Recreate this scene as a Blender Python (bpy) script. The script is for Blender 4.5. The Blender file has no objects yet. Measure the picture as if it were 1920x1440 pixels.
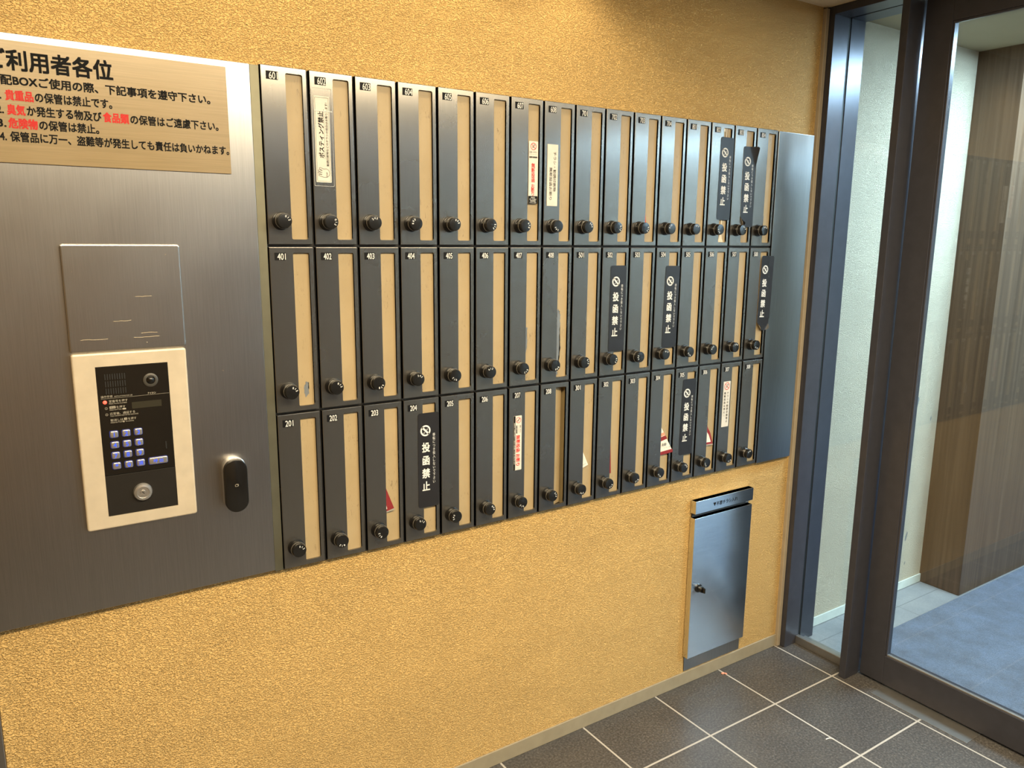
import bpy, bmesh, math, random
from mathutils import Vector, Matrix
random.seed(7)
PI = math.pi
S = bpy.context.scene
COL = S.collection

# ------------------------------------------------------------------ camera
cam_d = bpy.data.cameras.new('camera')
cam = bpy.data.objects.new('camera', cam_d); COL.objects.link(cam)
cam_d.sensor_width = 36.0
cam_d.lens = 1440.25 / 1920 * 36.0
cam_d.clip_start = 0.02
RT = Vector((0.83576996, -0.54901477, 0.0084469))
UP = Vector((0.09489039, 0.15957055, 0.98261541))
FW = Vector((0.54081825, 0.82043892, -0.1854605))
cam.matrix_world = Matrix(((RT.x, UP.x, -FW.x, -0.46749), (RT.y, UP.y, -FW.y, -1.63289), (RT.z, UP.z, -FW.z, 1.46922), (0, 0, 0, 1)))
S.camera = cam

# ------------------------------------------------------------------ world, lights, exposure
S.view_settings.view_transform = 'Standard'
S.view_settings.look = 'None'
S.view_settings.gamma = 1.0
S.view_settings.exposure = 0.0
S.cycles.use_denoising = True
W = bpy.data.worlds.new('world'); S.world = W; W.use_nodes = True
bgn = W.node_tree.nodes['Background']
bgn.inputs[0].default_value = (1.0, 0.95, 0.88, 1); bgn.inputs[1].default_value = 0.15
WARM = (1.0, 0.83, 0.55)
COOL = (0.53, 0.78, 1.0)

def spot(name, loc, energy, color, size=140, blend=0.6, radius=0.035, aim=(0, 0, -1)):
    d = bpy.data.lights.new(name, 'SPOT'); d.energy = energy; d.color = color
    d.spot_size = math.radians(size); d.spot_blend = blend; d.shadow_soft_size = radius
    o = bpy.data.objects.new(name, d); COL.objects.link(o); o.location = loc
    o.rotation_euler = Vector(aim).to_track_quat('-Z', 'Y').to_euler()
    return o

def area(name, loc, energy, color, sx, sy, aim=(0, 0, -1), spread=180):
    d = bpy.data.lights.new(name, 'AREA'); d.energy = energy; d.color = color
    d.shape = 'RECTANGLE'; d.size = sx; d.size_y = sy; d.spread = math.radians(spread)
    o = bpy.data.objects.new(name, d); COL.objects.link(o); o.location = loc
    o.rotation_euler = Vector(aim).to_track_quat('-Z', 'Y').to_euler()
    return o

CEIL = 2.20
for k, x in enumerate((-1.0, -0.62, -0.27, 0.08, 0.43, 0.76)):               # wall-washing downlights close to the mailbox wall
    spot('wall_washer', (x, -0.15, CEIL - 0.012), 5.6, WARM, 140, 0.6, 0.03)
area('ceiling_lamp', (0.40, -1.55, CEIL - 0.01), 118, WARM, 2.2, 0.4)    # the porch's own ceiling lights
area('ceiling_lamp', (0.40, -1.25, CEIL - 0.01), 18, WARM, 2.2, 0.3)
area('hall_lamp', (2.72, -0.60, CEIL - 0.01), 64, COOL, 0.40, 0.40)     # cool lamps of the hall behind the glass
area('hall_lamp', (3.9, -2.72, CEIL - 0.01), 140, COOL, 1.2, 0.4)
area('hall_lamp', (5.3, -2.72, CEIL - 0.01), 64, COOL, 0.6, 0.3)

for y in (-3.55, -4.5):                                     # cool tubes under the street canopy behind the camera
    area('canopy_tube', (1.9, y, CEIL + 0.02), 16, (0.80, 0.91, 1.0), 2.6, 0.05)

# ------------------------------------------------------------------ materials
def srgb(r, g, b):
    f = lambda c: (c / 255 / 12.92) if c / 255 <= 0.04045 else ((c / 255 + 0.055) / 1.055) ** 2.4
    return (f(r), f(g), f(b), 1)

class NT:
    def __init__(self, name):
        self.m = bpy.data.materials.new(name); self.m.use_nodes = True
        self.t = self.m.node_tree; self.n = self.t.nodes
        self.p = self.n['Principled BSDF']
    def new(self, k, **kw):
        x = self.n.new(k)
        for a, b in kw.items(): setattr(x, a, b)
        return x
    def link(self, a, b): self.t.links.new(a, b)
    def coords(self, scale=(1, 1, 1), shift=False):
        tc = self.new('ShaderNodeTexCoord'); mp = self.new('ShaderNodeMapping')
        mp.inputs['Scale'].default_value = scale
        self.link(tc.outputs['Object'], mp.inputs['Vector'])
        if shift:
            oi = self.new('ShaderNodeObjectInfo'); mu = self.new('ShaderNodeMath', operation='MULTIPLY'); mu.inputs[1].default_value = 37.0
            cb = self.new('ShaderNodeCombineXYZ')
            self.link(oi.outputs['Random'], mu.inputs[0])
            for k in range(3): self.link(mu.outputs[0], cb.inputs[k])
            self.link(cb.outputs[0], mp.inputs['Location'])
        return mp.outputs[0]
    def noise(self, vec, scale, detail=3, rough=0.5, dist=0.0):
        x = self.new('ShaderNodeTexNoise'); x.inputs['Scale'].default_value = scale; x.inputs['Detail'].default_value = detail
        x.inputs['Roughness'].default_value = rough; x.inputs['Distortion'].default_value = dist
        self.link(vec, x.inputs['Vector']); return x.outputs['Fac']
    def ramp(self, fac, stops):
        r = self.new('ShaderNodeValToRGB'); e = r.color_ramp.elements
        while len(e) < len(stops): e.new(0.5)
        for el, (p, c) in zip(e, stops):
            el.position = p; el.color = c if len(c) == 4 else (*c, 1)
        self.link(fac, r.inputs[0]); return r.outputs[0]
    def mix(self, fac, a, b, blend='MIX'):
        x = self.new('ShaderNodeMix', data_type='RGBA', blend_type=blend)
        for i, v in ((0, fac), (6, a), (7, b)):
            if hasattr(v, 'is_output'): self.link(v, x.inputs[i])
            else: x.inputs[i].default_value = v
        return x.outputs[2]
    def bump(self, h, strength, dist, prev=None):
        b = self.new('ShaderNodeBump'); b.inputs['Strength'].default_value = strength; b.inputs['Distance'].default_value = dist
        self.link(h, b.inputs['Height'])
        if prev: self.link(prev, b.inputs['Normal'])
        return b.outputs[0]
    def base(self, v):
        if hasattr(v, 'is_output'): self.link(v, self.p.inputs['Base Color'])
        else: self.p.inputs['Base Color'].default_value = v if len(v) == 4 else (*v, 1)
    def set(self, **kw):
        for k, v in kw.items():
            i = self.p.inputs[k.replace('_', ' ')]
            if hasattr(v, 'is_output'): self.link(v, i)
            else: i.default_value = v
        return self

def plain(name, col, rough=0.5, metal=0.0, spec=0.5, coat=0.0):
    t = NT(name); v = t.coords((1, 1, 1), True)
    n = t.noise(v, 30, 3)
    c = col if len(col) == 4 else (*col, 1)
    t.base(t.ramp(n, [(0.3, tuple(x * 0.93 for x in c[:3])), (0.7, tuple(min(1, x * 1.05) for x in c[:3]))]))
    t.set(Roughness=rough, Metallic=metal, Specular_IOR_Level=spec, Coat_Weight=coat)
    return t.m

def emit(name, col, strength, base=(0.02, 0.02, 0.02)):
    t = NT(name); t.base(base); t.set(Roughness=0.4)
    t.p.inputs['Emission Color'].default_value = (*col, 1); t.p.inputs['Emission Strength'].default_value = strength
    return t.m

def stucco(name, col, amp=1.0):
    t = NT(name); v = t.coords((0.85, 1, 1.4))
    a = t.noise(v, 285, 2, 0.5, 0.5)
    b = t.noise(v, 70, 3, 0.6, 0.6)
    big = t.noise(v, 5, 3, 0.5)
    ra = t.ramp(a, [(0.38, (0, 0, 0)), (0.52, (0.8, 0.8, 0.8)), (0.64, (1, 1, 1))])
    n1 = t.bump(ra, 1.0 * amp, 0.0040)
    n2 = t.bump(b, 0.35 * amp, 0.0025, n1)
    t.link(n2, t.p.inputs['Normal'])
    c = Vector(col[:3])
    t.base(t.ramp(big, [(0.3, tuple(c * 0.94)), (0.7, tuple(c * 1.05))]))
    t.set(Roughness=0.72, Specular_IOR_Level=0.35)
    return t.m

def steel(name, col, rough, aniso, tangent, grain=(900, 900, 12), amp=0.08, smudge=0.12):
    """brushed stainless: the grain is the tiny streak noise, the tangent turns the stretch of its reflections"""
    t = NT(name); v = t.coords(grain, True)
    g = t.noise(v, 1.0, 2, 0.6)
    v2 = t.coords((1, 1, 1), True)
    s = t.noise(v2, 6, 4, 0.6)
    c = Vector(col[:3])
    k = t.ramp(g, [(0.3, tuple(c * (1 - amp))), (0.7, tuple(c * (1 + amp)))])
    t.base(k)
    r = t.new('ShaderNodeMapRange'); r.inputs[1].default_value = 0.3; r.inputs[2].default_value = 0.75
    r.inputs[3].default_value = rough * (1 - smudge); r.inputs[4].default_value = rough * (1 + smudge)
    t.link(s, r.inputs[0])
    t.set(Metallic=1.0, Roughness=r.outputs[0], Anisotropic=aniso)
    cb = t.new('ShaderNodeCombineXYZ')
    for i in range(3): cb.inputs[i].default_value = tangent[i]
    t.link(cb.outputs[0], t.p.inputs['Tangent'])
    return t.m

M = {}
ORANGE = (0.745, 0.475, 0.172)
M['wall'] = stucco('ochre_stucco', ORANGE)
M['cream_wall'] = stucco('cream_stucco', (0.76, 0.66, 0.48), 1.1)
M['white_wall'] = stucco('white_stucco', (0.80, 0.78, 0.72), 0.6)
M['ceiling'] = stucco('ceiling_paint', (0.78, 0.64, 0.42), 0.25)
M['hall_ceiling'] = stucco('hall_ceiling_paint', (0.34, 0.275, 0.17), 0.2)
M['brown_wall'] = plain('brown_panel_paint', (0.20, 0.14, 0.085), 0.6)
M['beige'] = plain('beige_trim_paint', (0.36, 0.30, 0.215), 0.55)
M['base_beige'] = plain('beige_skirting', (0.31, 0.26, 0.175), 0.5)
M['base_cream'] = plain('cream_skirting', (0.62, 0.64, 0.56), 0.5)
M['door_steel'] = steel('brushed_door_steel', (0.192, 0.181, 0.166), 0.27, 0.86, (1, 0, 0), (900, 900, 12), 0.07, 0.04)
M['door_steel'].node_tree.nodes['Principled BSDF'].inputs['Metallic'].default_value = 0.85
M['panel_steel'] = steel('brushed_panel_steel', (0.44, 0.425, 0.41), 0.34, 0.6, (1, 0, 0), (900, 900, 12), 0.07, 0.06)
M['filler_steel'] = steel('filler_steel', (0.31, 0.305, 0.30), 0.30, 0.6, (1, 0, 0), (900, 900, 12), 0.07, 0.06)
M['bin_steel'] = steel('horizontal_brushed_steel', (0.72, 0.75, 0.79), 0.21, 0.95, (0, 0, 1), (12, 900, 900))
M['sign_steel'] = steel('hairline_sign_steel', (0.29, 0.212, 0.112), 0.17, 0.95, (0, 0, 1), (10, 900, 700))
M['sign_steel'].node_tree.nodes['Principled BSDF'].inputs['Metallic'].default_value = 0.08
M['seam'] = plain('olive_seam_steel', (0.18, 0.17, 0.12), 0.45, 0.8)
M['dark_gap'] = plain('dark_housing_steel', (0.045, 0.042, 0.04), 0.6, 0.3)
M['knob'] = plain('black_dial_plastic', (0.009, 0.0085, 0.008), 0.24, 0, 0.45)
M['plate'] = plain('black_number_plate', (0.006, 0.006, 0.007), 0.55, 0, 0.15)
M['white'] = plain('white_print', (0.70, 0.69, 0.66), 0.6, 0, 0.2)
M['sticker_black'] = plain('black_sticker_film', (0.017, 0.016, 0.018), 0.38, 0, 0.35)
M['sticker_white'] = plain('white_sticker_film', (0.64, 0.60, 0.53), 0.5, 0, 0.3)
M['black_print'] = plain('black_print', (0.010, 0.010, 0.010), 0.8, 0, 0.1)
M['red_print'] = plain('red_print', (0.56, 0.032, 0.028), 0.6, 0, 0.2)
M['maroon'] = plain('maroon_print', (0.24, 0.025, 0.03), 0.4)
M['salmon'] = plain('salmon_print', (0.70, 0.30, 0.20), 0.5)
M['paper'] = plain('white_paper', (0.78, 0.74, 0.66), 0.7)
M['frame'] = plain('dark_bronze_frame', (0.064, 0.064, 0.078), 0.28, 0.4, 0.22)
M['jamb'] = plain('dark_frame_side', (0.085, 0.09, 0.10), 0.27, 0.75, 0.5)
M['gasket'] = plain('black_rubber_and_slot_shade', (0.008, 0.008, 0.008), 0.6)
M['champagne'] = plain('champagne_aluminium', (0.66, 0.56, 0.42), 0.42, 0.35)
M['face_black'] = plain('gloss_black_face', (0.008, 0.007, 0.006), 0.18)
M['face_dark'] = plain('matte_black_face', (0.014, 0.012, 0.010), 0.35)
M['lcd'] = plain('dark_display', (0.03, 0.028, 0.02), 0.12)
M['silver'] = plain('satin_silver', (0.60, 0.58, 0.56), 0.30, 0.9)
M['grey_plastic'] = plain('grey_plastic', (0.34, 0.31, 0.26), 0.4)
M['lens_ring'] = plain('dark_lens_ring', (0.055, 0.05, 0.042), 0.4)
M['dim_print'] = plain('dim_print', (0.38, 0.34, 0.27), 0.6)
M['blue_glow'] = emit('blue_key_glow', (0.04, 0.13, 1.0), 1.1)
M['blue_edge'] = emit('blue_edge_glow', (0.05, 0.12, 1.0), 0.25)
M['led'] = emit('red_led_glow', (1.0, 0.06, 0.03), 4.0)
M['tape'] = plain('torn_tape', (0.75, 0.62, 0.42), 0.35)
M['chip'] = plain('bare_steel_chip', (0.20, 0.215, 0.23), 0.5, 0.3)
M['scuff'] = plain('grey_scuff', (0.24, 0.24, 0.22), 0.7)
M['metal_plate'] = plain('worn_threshold_metal_and_bead_glint', (0.42, 0.40, 0.37), 0.38, 0.9)

def flap_mat():
    t = NT('cream_flap_paint'); v = t.coords((1, 1, 1), True)
    big = t.noise(v, 9, 4, 0.6)
    base = t.ramp(big, [(0.3, (0.355, 0.265, 0.145)), (0.7, (0.40, 0.30, 0.168))])
    vs = t.coords((260, 260, 55), True)
    sc = t.noise(vs, 1.0, 3, 0.7, 1.2)
    spots = t.ramp(sc, [(0.60, (0, 0, 0)), (0.66, (1, 1, 1))])
    area_ = t.noise(v, 14, 2, 0.5)
    am = t.ramp(area_, [(0.45, (0, 0, 0)), (0.66, (0.75, 0.75, 0.75))])
    f = t.mix(1.0, spots, am, 'MULTIPLY')
    t.base(t.mix(f, base, (0.16, 0.11, 0.06, 1)))
    t.set(Roughness=0.42, Specular_IOR_Level=0.4)
    return t.m
M['flap'] = flap_mat()
M['inside'] = plain('mailbox_inside_paint', (0.62, 0.46, 0.22), 0.5)

def tiles(name, col, grout, ox, oy, pitch, joint, bumpy=0.3, con=1.0):
    t = NT(name)
    tc = t.new('ShaderNodeTexCoord'); mp = t.new('ShaderNodeMapping'); t.link(tc.outputs['Object'], mp.inputs[0])
    mp.inputs['Location'].default_value = (-ox, -oy, 0)
    br = t.new('ShaderNodeTexBrick'); br.offset = 0.0; br.squash = 1.0
    br.inputs['Scale'].default_value = 1.0; br.inputs['Mortar Size'].default_value = joint / 2; br.inputs['Mortar Smooth'].default_value = 0.05
    br.inputs['Brick Width'].default_value = pitch; br.inputs['Row Height'].default_value = pitch; br.inputs['Bias'].default_value = 0
    br.inputs['Color1'].default_value = (0.95, 0.95, 0.95, 1); br.inputs['Color2'].default_value = (1.05, 1.05, 1.05, 1)
    t.link(mp.outputs[0], br.inputs['Vector'])
    v = t.coords()
    n1 = t.noise(v, 150, 5, 0.75); n2 = t.noise(v, 8, 3, 0.6); n3 = t.noise(v, 420, 2, 0.6)
    c = Vector(col)
    k = t.ramp(n1, [(0.36, tuple(c * (1 - 0.38 * con))), (0.50, tuple(c * (1 - 0.05 * con))), (0.64, tuple(c * (1 + 0.8 * con)))])
    k = t.mix(1.0, k, t.ramp(n2, [(0.3, (0.86, 0.86, 0.86)), (0.7, (1.1, 1.08, 1.04))]), 'MULTIPLY')
    k = t.mix(1.0, k, br.outputs['Color'], 'MULTIPLY')
    t.base(t.mix(br.outputs['Fac'], k, (*grout, 1)))
    inv = t.new('ShaderNodeMath', operation='SUBTRACT'); inv.inputs[0].default_value = 1.0; t.link(br.outputs['Fac'], inv.inputs[1])
    b1 = t.bump(inv.outputs[0], 0.5, 0.0015)
    b2 = t.bump(n1, bumpy, 0.0012, b1)
    t.link(b2, t.p.inputs['Normal'])
    t.set(Roughness=0.46, Specular_IOR_Level=0.45)
    return t.m
M['tiles'] = tiles('grey_slate_tiles', (0.068, 0.063, 0.060), (0.40, 0.37, 0.33), 1.188, -0.228, 0.30, 0.006)
M['hall_tiles'] = tiles('hall_grey_tiles', (0.26, 0.265, 0.27), (0.18, 0.18, 0.18), 2.48, -0.06, 0.30, 0.004, 0.1, 0.15)

def carpet():
    t = NT('blue_grey_carpet'); v = t.coords()
    n = t.noise(v, 230, 4, 0.75); w = t.noise(v, 9, 5, 0.7)
    k = t.ramp(n, [(0.3, (0.046, 0.068, 0.112)), (0.7, (0.115, 0.158, 0.235))])
    t.base(t.mix(1.0, k, t.ramp(w, [(0.35, (0.72, 0.72, 0.72)), (0.65, (1.22, 1.22, 1.22))]), 'MULTIPLY'))
    t.link(t.bump(n, 0.9, 0.004), t.p.inputs['Normal'])
    t.set(Roughness=0.95, Specular_IOR_Level=0.1, Sheen_Weight=0.3)
    return t.m
M['carpet'] = carpet()

def wood():
    t = NT('brown_wood_grain'); v = t.coords((60, 60, 1.2))
    n = t.noise(v, 1.0, 4, 0.6, 0.4)
    t.base(t.ramp(n, [(0.3, (0.060, 0.034, 0.018)), (0.5, (0.085, 0.05, 0.028)), (0.7, (0.115, 0.072, 0.043))]))
    t.set(Roughness=0.42, Specular_IOR_Level=0.4)
    return t.m
M['wood'] = wood()

def glass():
    t = NT('clear_glass'); t.n.remove(t.p)
    out = t.n['Material Output']
    tr = t.new('ShaderNodeBsdfTransparent'); tr.inputs[0].default_value = (0.95, 0.975, 0.97, 1)
    gl = t.new('ShaderNodeBsdfGlossy'); gl.inputs['Roughness'].default_value = 0.0
    fr = t.new('ShaderNodeFresnel'); ge = t.new('ShaderNodeNewGeometry'); mr = t.new('ShaderNodeMapRange')
    mr.inputs[3].default_value = 1.52; mr.inputs[4].default_value = 1 / 1.52        # same air-to-glass reflectance on both faces of the pane
    t.link(ge.outputs['Backfacing'], mr.inputs[0]); t.link(mr.outputs[0], fr.inputs[0])
    mx = t.new('ShaderNodeMixShader')
    t.link(fr.outputs[0], mx.inputs[0]); t.link(tr.outputs[0], mx.inputs[1]); t.link(gl.outputs[0], mx.inputs[2])
    t.link(mx.outputs[0], out.inputs['Surface'])
    return t.m
M['glass'] = glass()

# ------------------------------------------------------------------ mesh helpers
def link(o, parent=None):
    COL.objects.link(o)
    if parent is not None: o.parent = parent
    return o

def obj(name, bm, mats, parent=None, smooth=False):
    bmesh.ops.recalc_face_normals(bm, faces=bm.faces) if not getattr(bm, '_keep', False) else None
    me = bpy.data.meshes.new(name)
    bm.to_mesh(me); bm.free()
    for m in (mats if isinstance(mats, (list, tuple)) else [mats]): me.materials.append(M[m] if isinstance(m, str) else m)
    if smooth:
        for p in me.polygons: p.use_smooth = True
        me.set_sharp_from_angle(angle=math.radians(35))
    return link(bpy.data.objects.new(name, me), parent)

def mesh_of(name, bm, mats, smooth=False):
    o = obj(name, bm, mats, None, smooth); me = o.data
    bpy.data.objects.remove(o); return me

def inst(name, me, parent, loc=(0, 0, 0), rot=(0, 0, 0)):
    o = link(bpy.data.objects.new(name, me), parent); o.location = loc; o.rotation_euler = rot; return o

def empty(name, loc=(0, 0, 0)):
    o = bpy.data.objects.new(name, None); o.empty_display_size = 0.05; COL.objects.link(o); o.location = loc; return o

def tag(o, label, cat, group=None, kind=None):
    o['label'] = label; o['category'] = cat
    if group: o['group'] = group
    if kind: o['kind'] = kind
    return o

def struct(o, label=None):
    o['kind'] = 'structure'
    if label: o['label'] = label
    return o

def bx(bm, x0, x1, y0, y1, z0, z1, bev=0.0, seg=2, mi=0):
    r = bmesh.ops.create_cube(bm, size=1.0)
    vs = r['verts']
    for v in vs:
        v.co = Vector((x0 if v.co.x < 0 else x1, y0 if v.co.y < 0 else y1, z0 if v.co.z < 0 else z1))
    fs = list({f for v in vs for f in v.link_faces})
    for f in fs: f.material_index = mi
    if bev > 0:
        es = list({e for v in vs for e in v.link_edges})
        bmesh.ops.bevel(bm, geom=es, offset=bev, segments=seg, affect='EDGES', profile=0.5)

def rrect(x0, x1, z0, z1, r, n=5):
    """counter-clockwise rounded rectangle as seen from -Y"""
    pts = []
    for cx, cz, a in ((x1 - r, z0 + r, -90), (x1 - r, z1 - r, 0), (x0 + r, z1 - r, 90), (x0 + r, z0 + r, 180)):
        if r <= 1e-6:
            pts.append((cx, cz)); continue
        for i in range(n + 1):
            t = math.radians(a + 90 * i / n); pts.append((cx + r * math.cos(t), cz + r * math.sin(t)))
    return pts

def circ(cx, cz, r, n=32, rz=None):
    return [(cx + r * math.cos(2 * PI * i / n), cz + (rz or r) * math.sin(2 * PI * i / n)) for i in range(n)]

def inset(pts, d):
    n = len(pts); out = []
    for i in range(n):
        p0, p1, p2 = Vector(pts[i - 1]), Vector(pts[i]), Vector(pts[(i + 1) % n])
        a = (p1 - p0).normalized(); b = (p2 - p1).normalized()
        na = Vector((-a.y, a.x)); nb = Vector((-b.y, b.x)); m = (na + nb)
        if m.length < 1e-6: m = na
        m.normalize(); k = d / max(0.4, m.dot(na))
        out.append((p1.x + m.x * k, p1.y + m.y * k))
    return out

def plate(bm, outer, holes, y0, y1, cham=0.0, mi=0, back=True):
    """flat plate between y0 (front, towards the room) and y1, with holes and a chamfered outer edge"""
    def loop(pts, y): return [bm.verts.new((x, y, z)) for x, z in pts]
    def edges(vs):
        out = []
        for i in range(len(vs)):
            e = bm.edges.get((vs[i - 1], vs[i])) or bm.edges.new((vs[i - 1], vs[i])); out.append(e)
        return out
    def cap(lo, his):
        if not his:
            f = bm.faces.new(lo); f.material_index = mi; return
        es = edges(lo)
        for h in his: es += edges(h)
        r = bmesh.ops.triangle_fill(bm, use_beauty=True, use_dissolve=False, edges=es)
        for g in r['geom']:
            if isinstance(g, bmesh.types.BMFace): g.material_index = mi
    def bridge(a, b):
        for i in range(len(a)):
            f = bm.faces.new((a[i - 1], a[i], b[i], b[i - 1])); f.material_index = mi
    fo = loop(inset(outer, cham) if cham else outer, y0)
    fh = [loop(h, y0) for h in holes]
    cap(fo, fh)
    last = fo
    if cham:                                     # rounded front edge in three steps
        for k in (1, 2, 3):
            th = k * PI / 6
            mid = loop(inset(outer, cham * (1 - math.sin(th))) if k < 3 else outer, y0 + cham * (1 - math.cos(th))); bridge(last, mid); last = mid
    bo = loop(outer, y1); bridge(last, bo)
    bh = []
    for h, f in zip(holes, fh):
        b = loop(h, y1); bridge(f, b); bh.append(b)
    if back: cap(bo, bh)

def lathe(bm, prof, cx=0, cz=0, n=32, mi=0):
    """revolve (radius, y) profile about the Y axis"""
    rings = []
    for r, y in prof:
        if r < 1e-6: rings.append([bm.verts.new((cx, y, cz))])
        else: rings.append([bm.verts.new((cx + r * math.cos(2 * PI * i / n), y, cz + r * math.sin(2 * PI * i / n))) for i in range(n)])
    for a, b in zip(rings, rings[1:]):
        for i in range(n):
            j = (i + 1) % n
            if len(a) == 1: f = bm.faces.new((a[0], b[i], b[j]))
            elif len(b) == 1: f = bm.faces.new((a[i], a[j], b[0]))
            else: f = bm.faces.new((a[i], a[j], b[j], b[i]))
            f.material_index = mi

def flat(bm, pts, y, mi=0):
    f = bm.faces.new([bm.verts.new((x, y, z)) for x, z in pts]); f.material_index = mi

def stroke(bm, pts, w, y, closed=False, mi=0):
    n = len(pts)
    for i in range(n if closed else n - 1):
        a = Vector(pts[i]); b = Vector(pts[(i + 1) % n]); d = (b - a)
        if d.length < 1e-7: continue
        d.normalize(); p = Vector((-d.y, d.x)) * w / 2; e = d * w * 0.35
        flat(bm, [tuple(a - p - e), tuple(b - p + e), tuple(b + p + e), tuple(a + p - e)], y, mi)

def ring(bm, cx, cz, r0, r1, y, n=28, mi=0):
    a = circ(cx, cz, r0, n); b = circ(cx, cz, r1, n)
    for i in range(n):
        flat(bm, [a[i - 1], b[i - 1], b[i], a[i]], y, mi)

# ---- lettering: glyph outlines of the built-in font turned into flat meshes
_tc = bpy.data.curves.new('letters', 'FONT'); _tc.resolution_u = 3; _tc.size = 1.0
_to = bpy.data.objects.new('letters', _tc); COL.objects.link(_to)
_cache = {}
def glyphs(body, bold=0.0):
    k = (body, bold)
    if k not in _cache:
        _tc.body = body
        bpy.context.view_layer.update()
        me = bpy.data.meshes.new_from_object(_to.evaluated_get(bpy.context.evaluated_depsgraph_get()))
        vs = [(v.co.x, v.co.y) for v in me.vertices]; fs = [tuple(p.vertices) for p in me.polygons]
        bpy.data.meshes.remove(me)
        if bold > 0:                       # heavier strokes: the same outline laid four times, slightly apart
            b = bold * 0.95; v0, f0 = vs, fs; vs, fs = [], []; m = max(1, len(v0))
            for dx, dy in ((-b, -b), (b, -b), (-b, b), (b, b)):
                n = len(vs); vs += [(x + dx, y + dy, n // m) for x, y in v0]; fs += [tuple(i + n for i in f) for f in f0]
        _cache[k] = (vs, fs)
    return _cache[k]

def text(bm, body, u0, u1, vc, h, y, bold=0.0, place=lambda u, v: (u, v), center=False, mi=0, mid=0.38):
    """write body between u0 and u1 (u1 None keeps the natural width), em height h, centred on vc"""
    vs, fs = glyphs(body, bold)
    if not vs: return
    a = min(v[0] for v in vs); b = max(v[0] for v in vs)
    sx = h if u1 is None else (u1 - u0) / (b - a)
    if center: u0 = u0 - (b - a) * sx / 2
    new = []
    for p in vs:
        x, z = place(u0 + (p[0] - a) * sx, vc + (p[1] - mid) * h)
        new.append(bm.verts.new((x, y - (p[2] if len(p) > 2 else 0) * 0.00004, z)))
    for f in fs:
        try:
            g = bm.faces.new([new[i] for i in f]); g.material_index = mi
        except ValueError: pass

def column(bm, body, xc, z0, z1, h, y, bold=0.0, wide=1.0, mi=0):
    """upright characters stacked from z0 down to z1 (centres)"""
    n = len(body)
    for i, ch in enumerate(body):
        if ch == ' ': continue
        zc = z0 + (z1 - z0) * i / max(1, n - 1)
        vs, fs = glyphs(ch, bold)
        a = min(v[0] for v in vs); b = max(v[0] for v in vs)
        text(bm, ch, xc - (b - a) * h * wide / 2, xc + (b - a) * h * wide / 2, zc, h, y, bold, mi=mi)

def letters(name, bm, mats, parent):
    return obj(name, bm, mats, parent)

# ------------------------------------------------------------------ the room
H = 0.360; TOP = 1.8085; NC = 16; BW = 0.1
MZ0 = TOP - 3 * H + 0.001
WY = 0.015                                   # wall face; the steel fronts stand at y = 0

bm = bmesh.new()
plate(bm, rrect(-2.4, 1.792, 0, CEIL, 0), [rrect(0.0, 1.6, MZ0, TOP, 0)], WY, 0.32)
bx(bm, -2.4, 1.792, 0.32, 0.36, 0, CEIL)
struct(obj('wall_back', bm, 'wall'), 'ochre stucco wall that carries the mailboxes')
bm = bmesh.new(); bx(bm, -2.4, 1.95, -5.6, 0.36, -0.06, 0.0); struct(obj('floor', bm, 'tiles'), 'grey slate tiled floor with pale joints')
bm = bmesh.new(); bx(bm, -2.4, 1.98, -3.1, 0.36, CEIL, CEIL + 0.06); struct(obj('ceiling', bm, 'ceiling'))
bm = bmesh.new(); bx(bm, -2.46, -2.4, -3.1, 0.36, 0, CEIL); struct(obj('wall_left', bm, 'wall'))
# wall behind the camera, open to the street on its right half
bm = bmesh.new(); bx(bm, -2.4, 0.35, -3.1, -3.0, 0, CEIL); struct(obj('wall_front', bm, 'brown_wall'))
# wall to the right of the glass door
bm = bmesh.new(); bx(bm, 1.83, 1.95, -3.1, -2.70, 0, CEIL); struct(obj('wall_right', bm, 'wall'))

bm = bmesh.new(); bx(bm, -0.5495, 1.797, 0.0095, WY, 0, 0.045, 0.0015); struct(obj('baseboard_back', bm, 'base_beige'), 'low beige baseboard under the ochre wall')
bm = bmesh.new(); bx(bm, 1.792, 1.8115, 0.002, 0.05, 0, CEIL - 0.004, 0.002); struct(obj('trim_1', bm, 'beige'), 'narrow beige strip between wall and dark frame')

# hall behind the glass
bm = bmesh.new(); bx(bm, 1.95, 7.0, -3.2, 0.3, -0.06, -0.002); struct(obj('floor_hall', bm, 'hall_tiles'))
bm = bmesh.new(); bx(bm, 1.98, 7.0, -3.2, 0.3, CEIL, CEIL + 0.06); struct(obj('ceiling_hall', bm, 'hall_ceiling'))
SCUFFS = [(2.62, 0.823, 0.012, 0.026), (2.738, 0.742, 0.004, 0.012), (2.646, 0.237, 0.007, 0.022), (2.657, 0.114, 0.004, 0.008)]
bm = bmesh.new(); bx(bm, 1.8115, 2.9, 0.028, 0.1, 0, CEIL); wh = struct(obj('wall_hall_left', bm, 'cream_wall'), 'cream stucco wall seen through the glass')
for x, z, w, h in SCUFFS:
    bm = bmesh.new(); flat(bm, [(x + w * math.cos(k * PI / 5) * random.uniform(0.7, 1.1) + 0.25 * h * math.sin(k * PI / 5), z + h * math.sin(k * PI / 5) * random.uniform(0.8, 1.1)) for k in range(10)], 0.0277); obj('scuff_mark', bm, 'scuff', wh)
bm = bmesh.new(); bx(bm, 1.9735, 2.79, 0.022, 0.028, 0, 0.036, 0.001); struct(obj('baseboard_hall', bm, 'base_cream'), 'pale baseboard of the hall')
bm = bmesh.new(); bx(bm, 2.79, 7.0, -0.144, 0.3, 0, CEIL); struct(obj('wall_hall_panel', bm, 'wood'), 'brown wood-grain panelled wall block in the hall')
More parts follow.
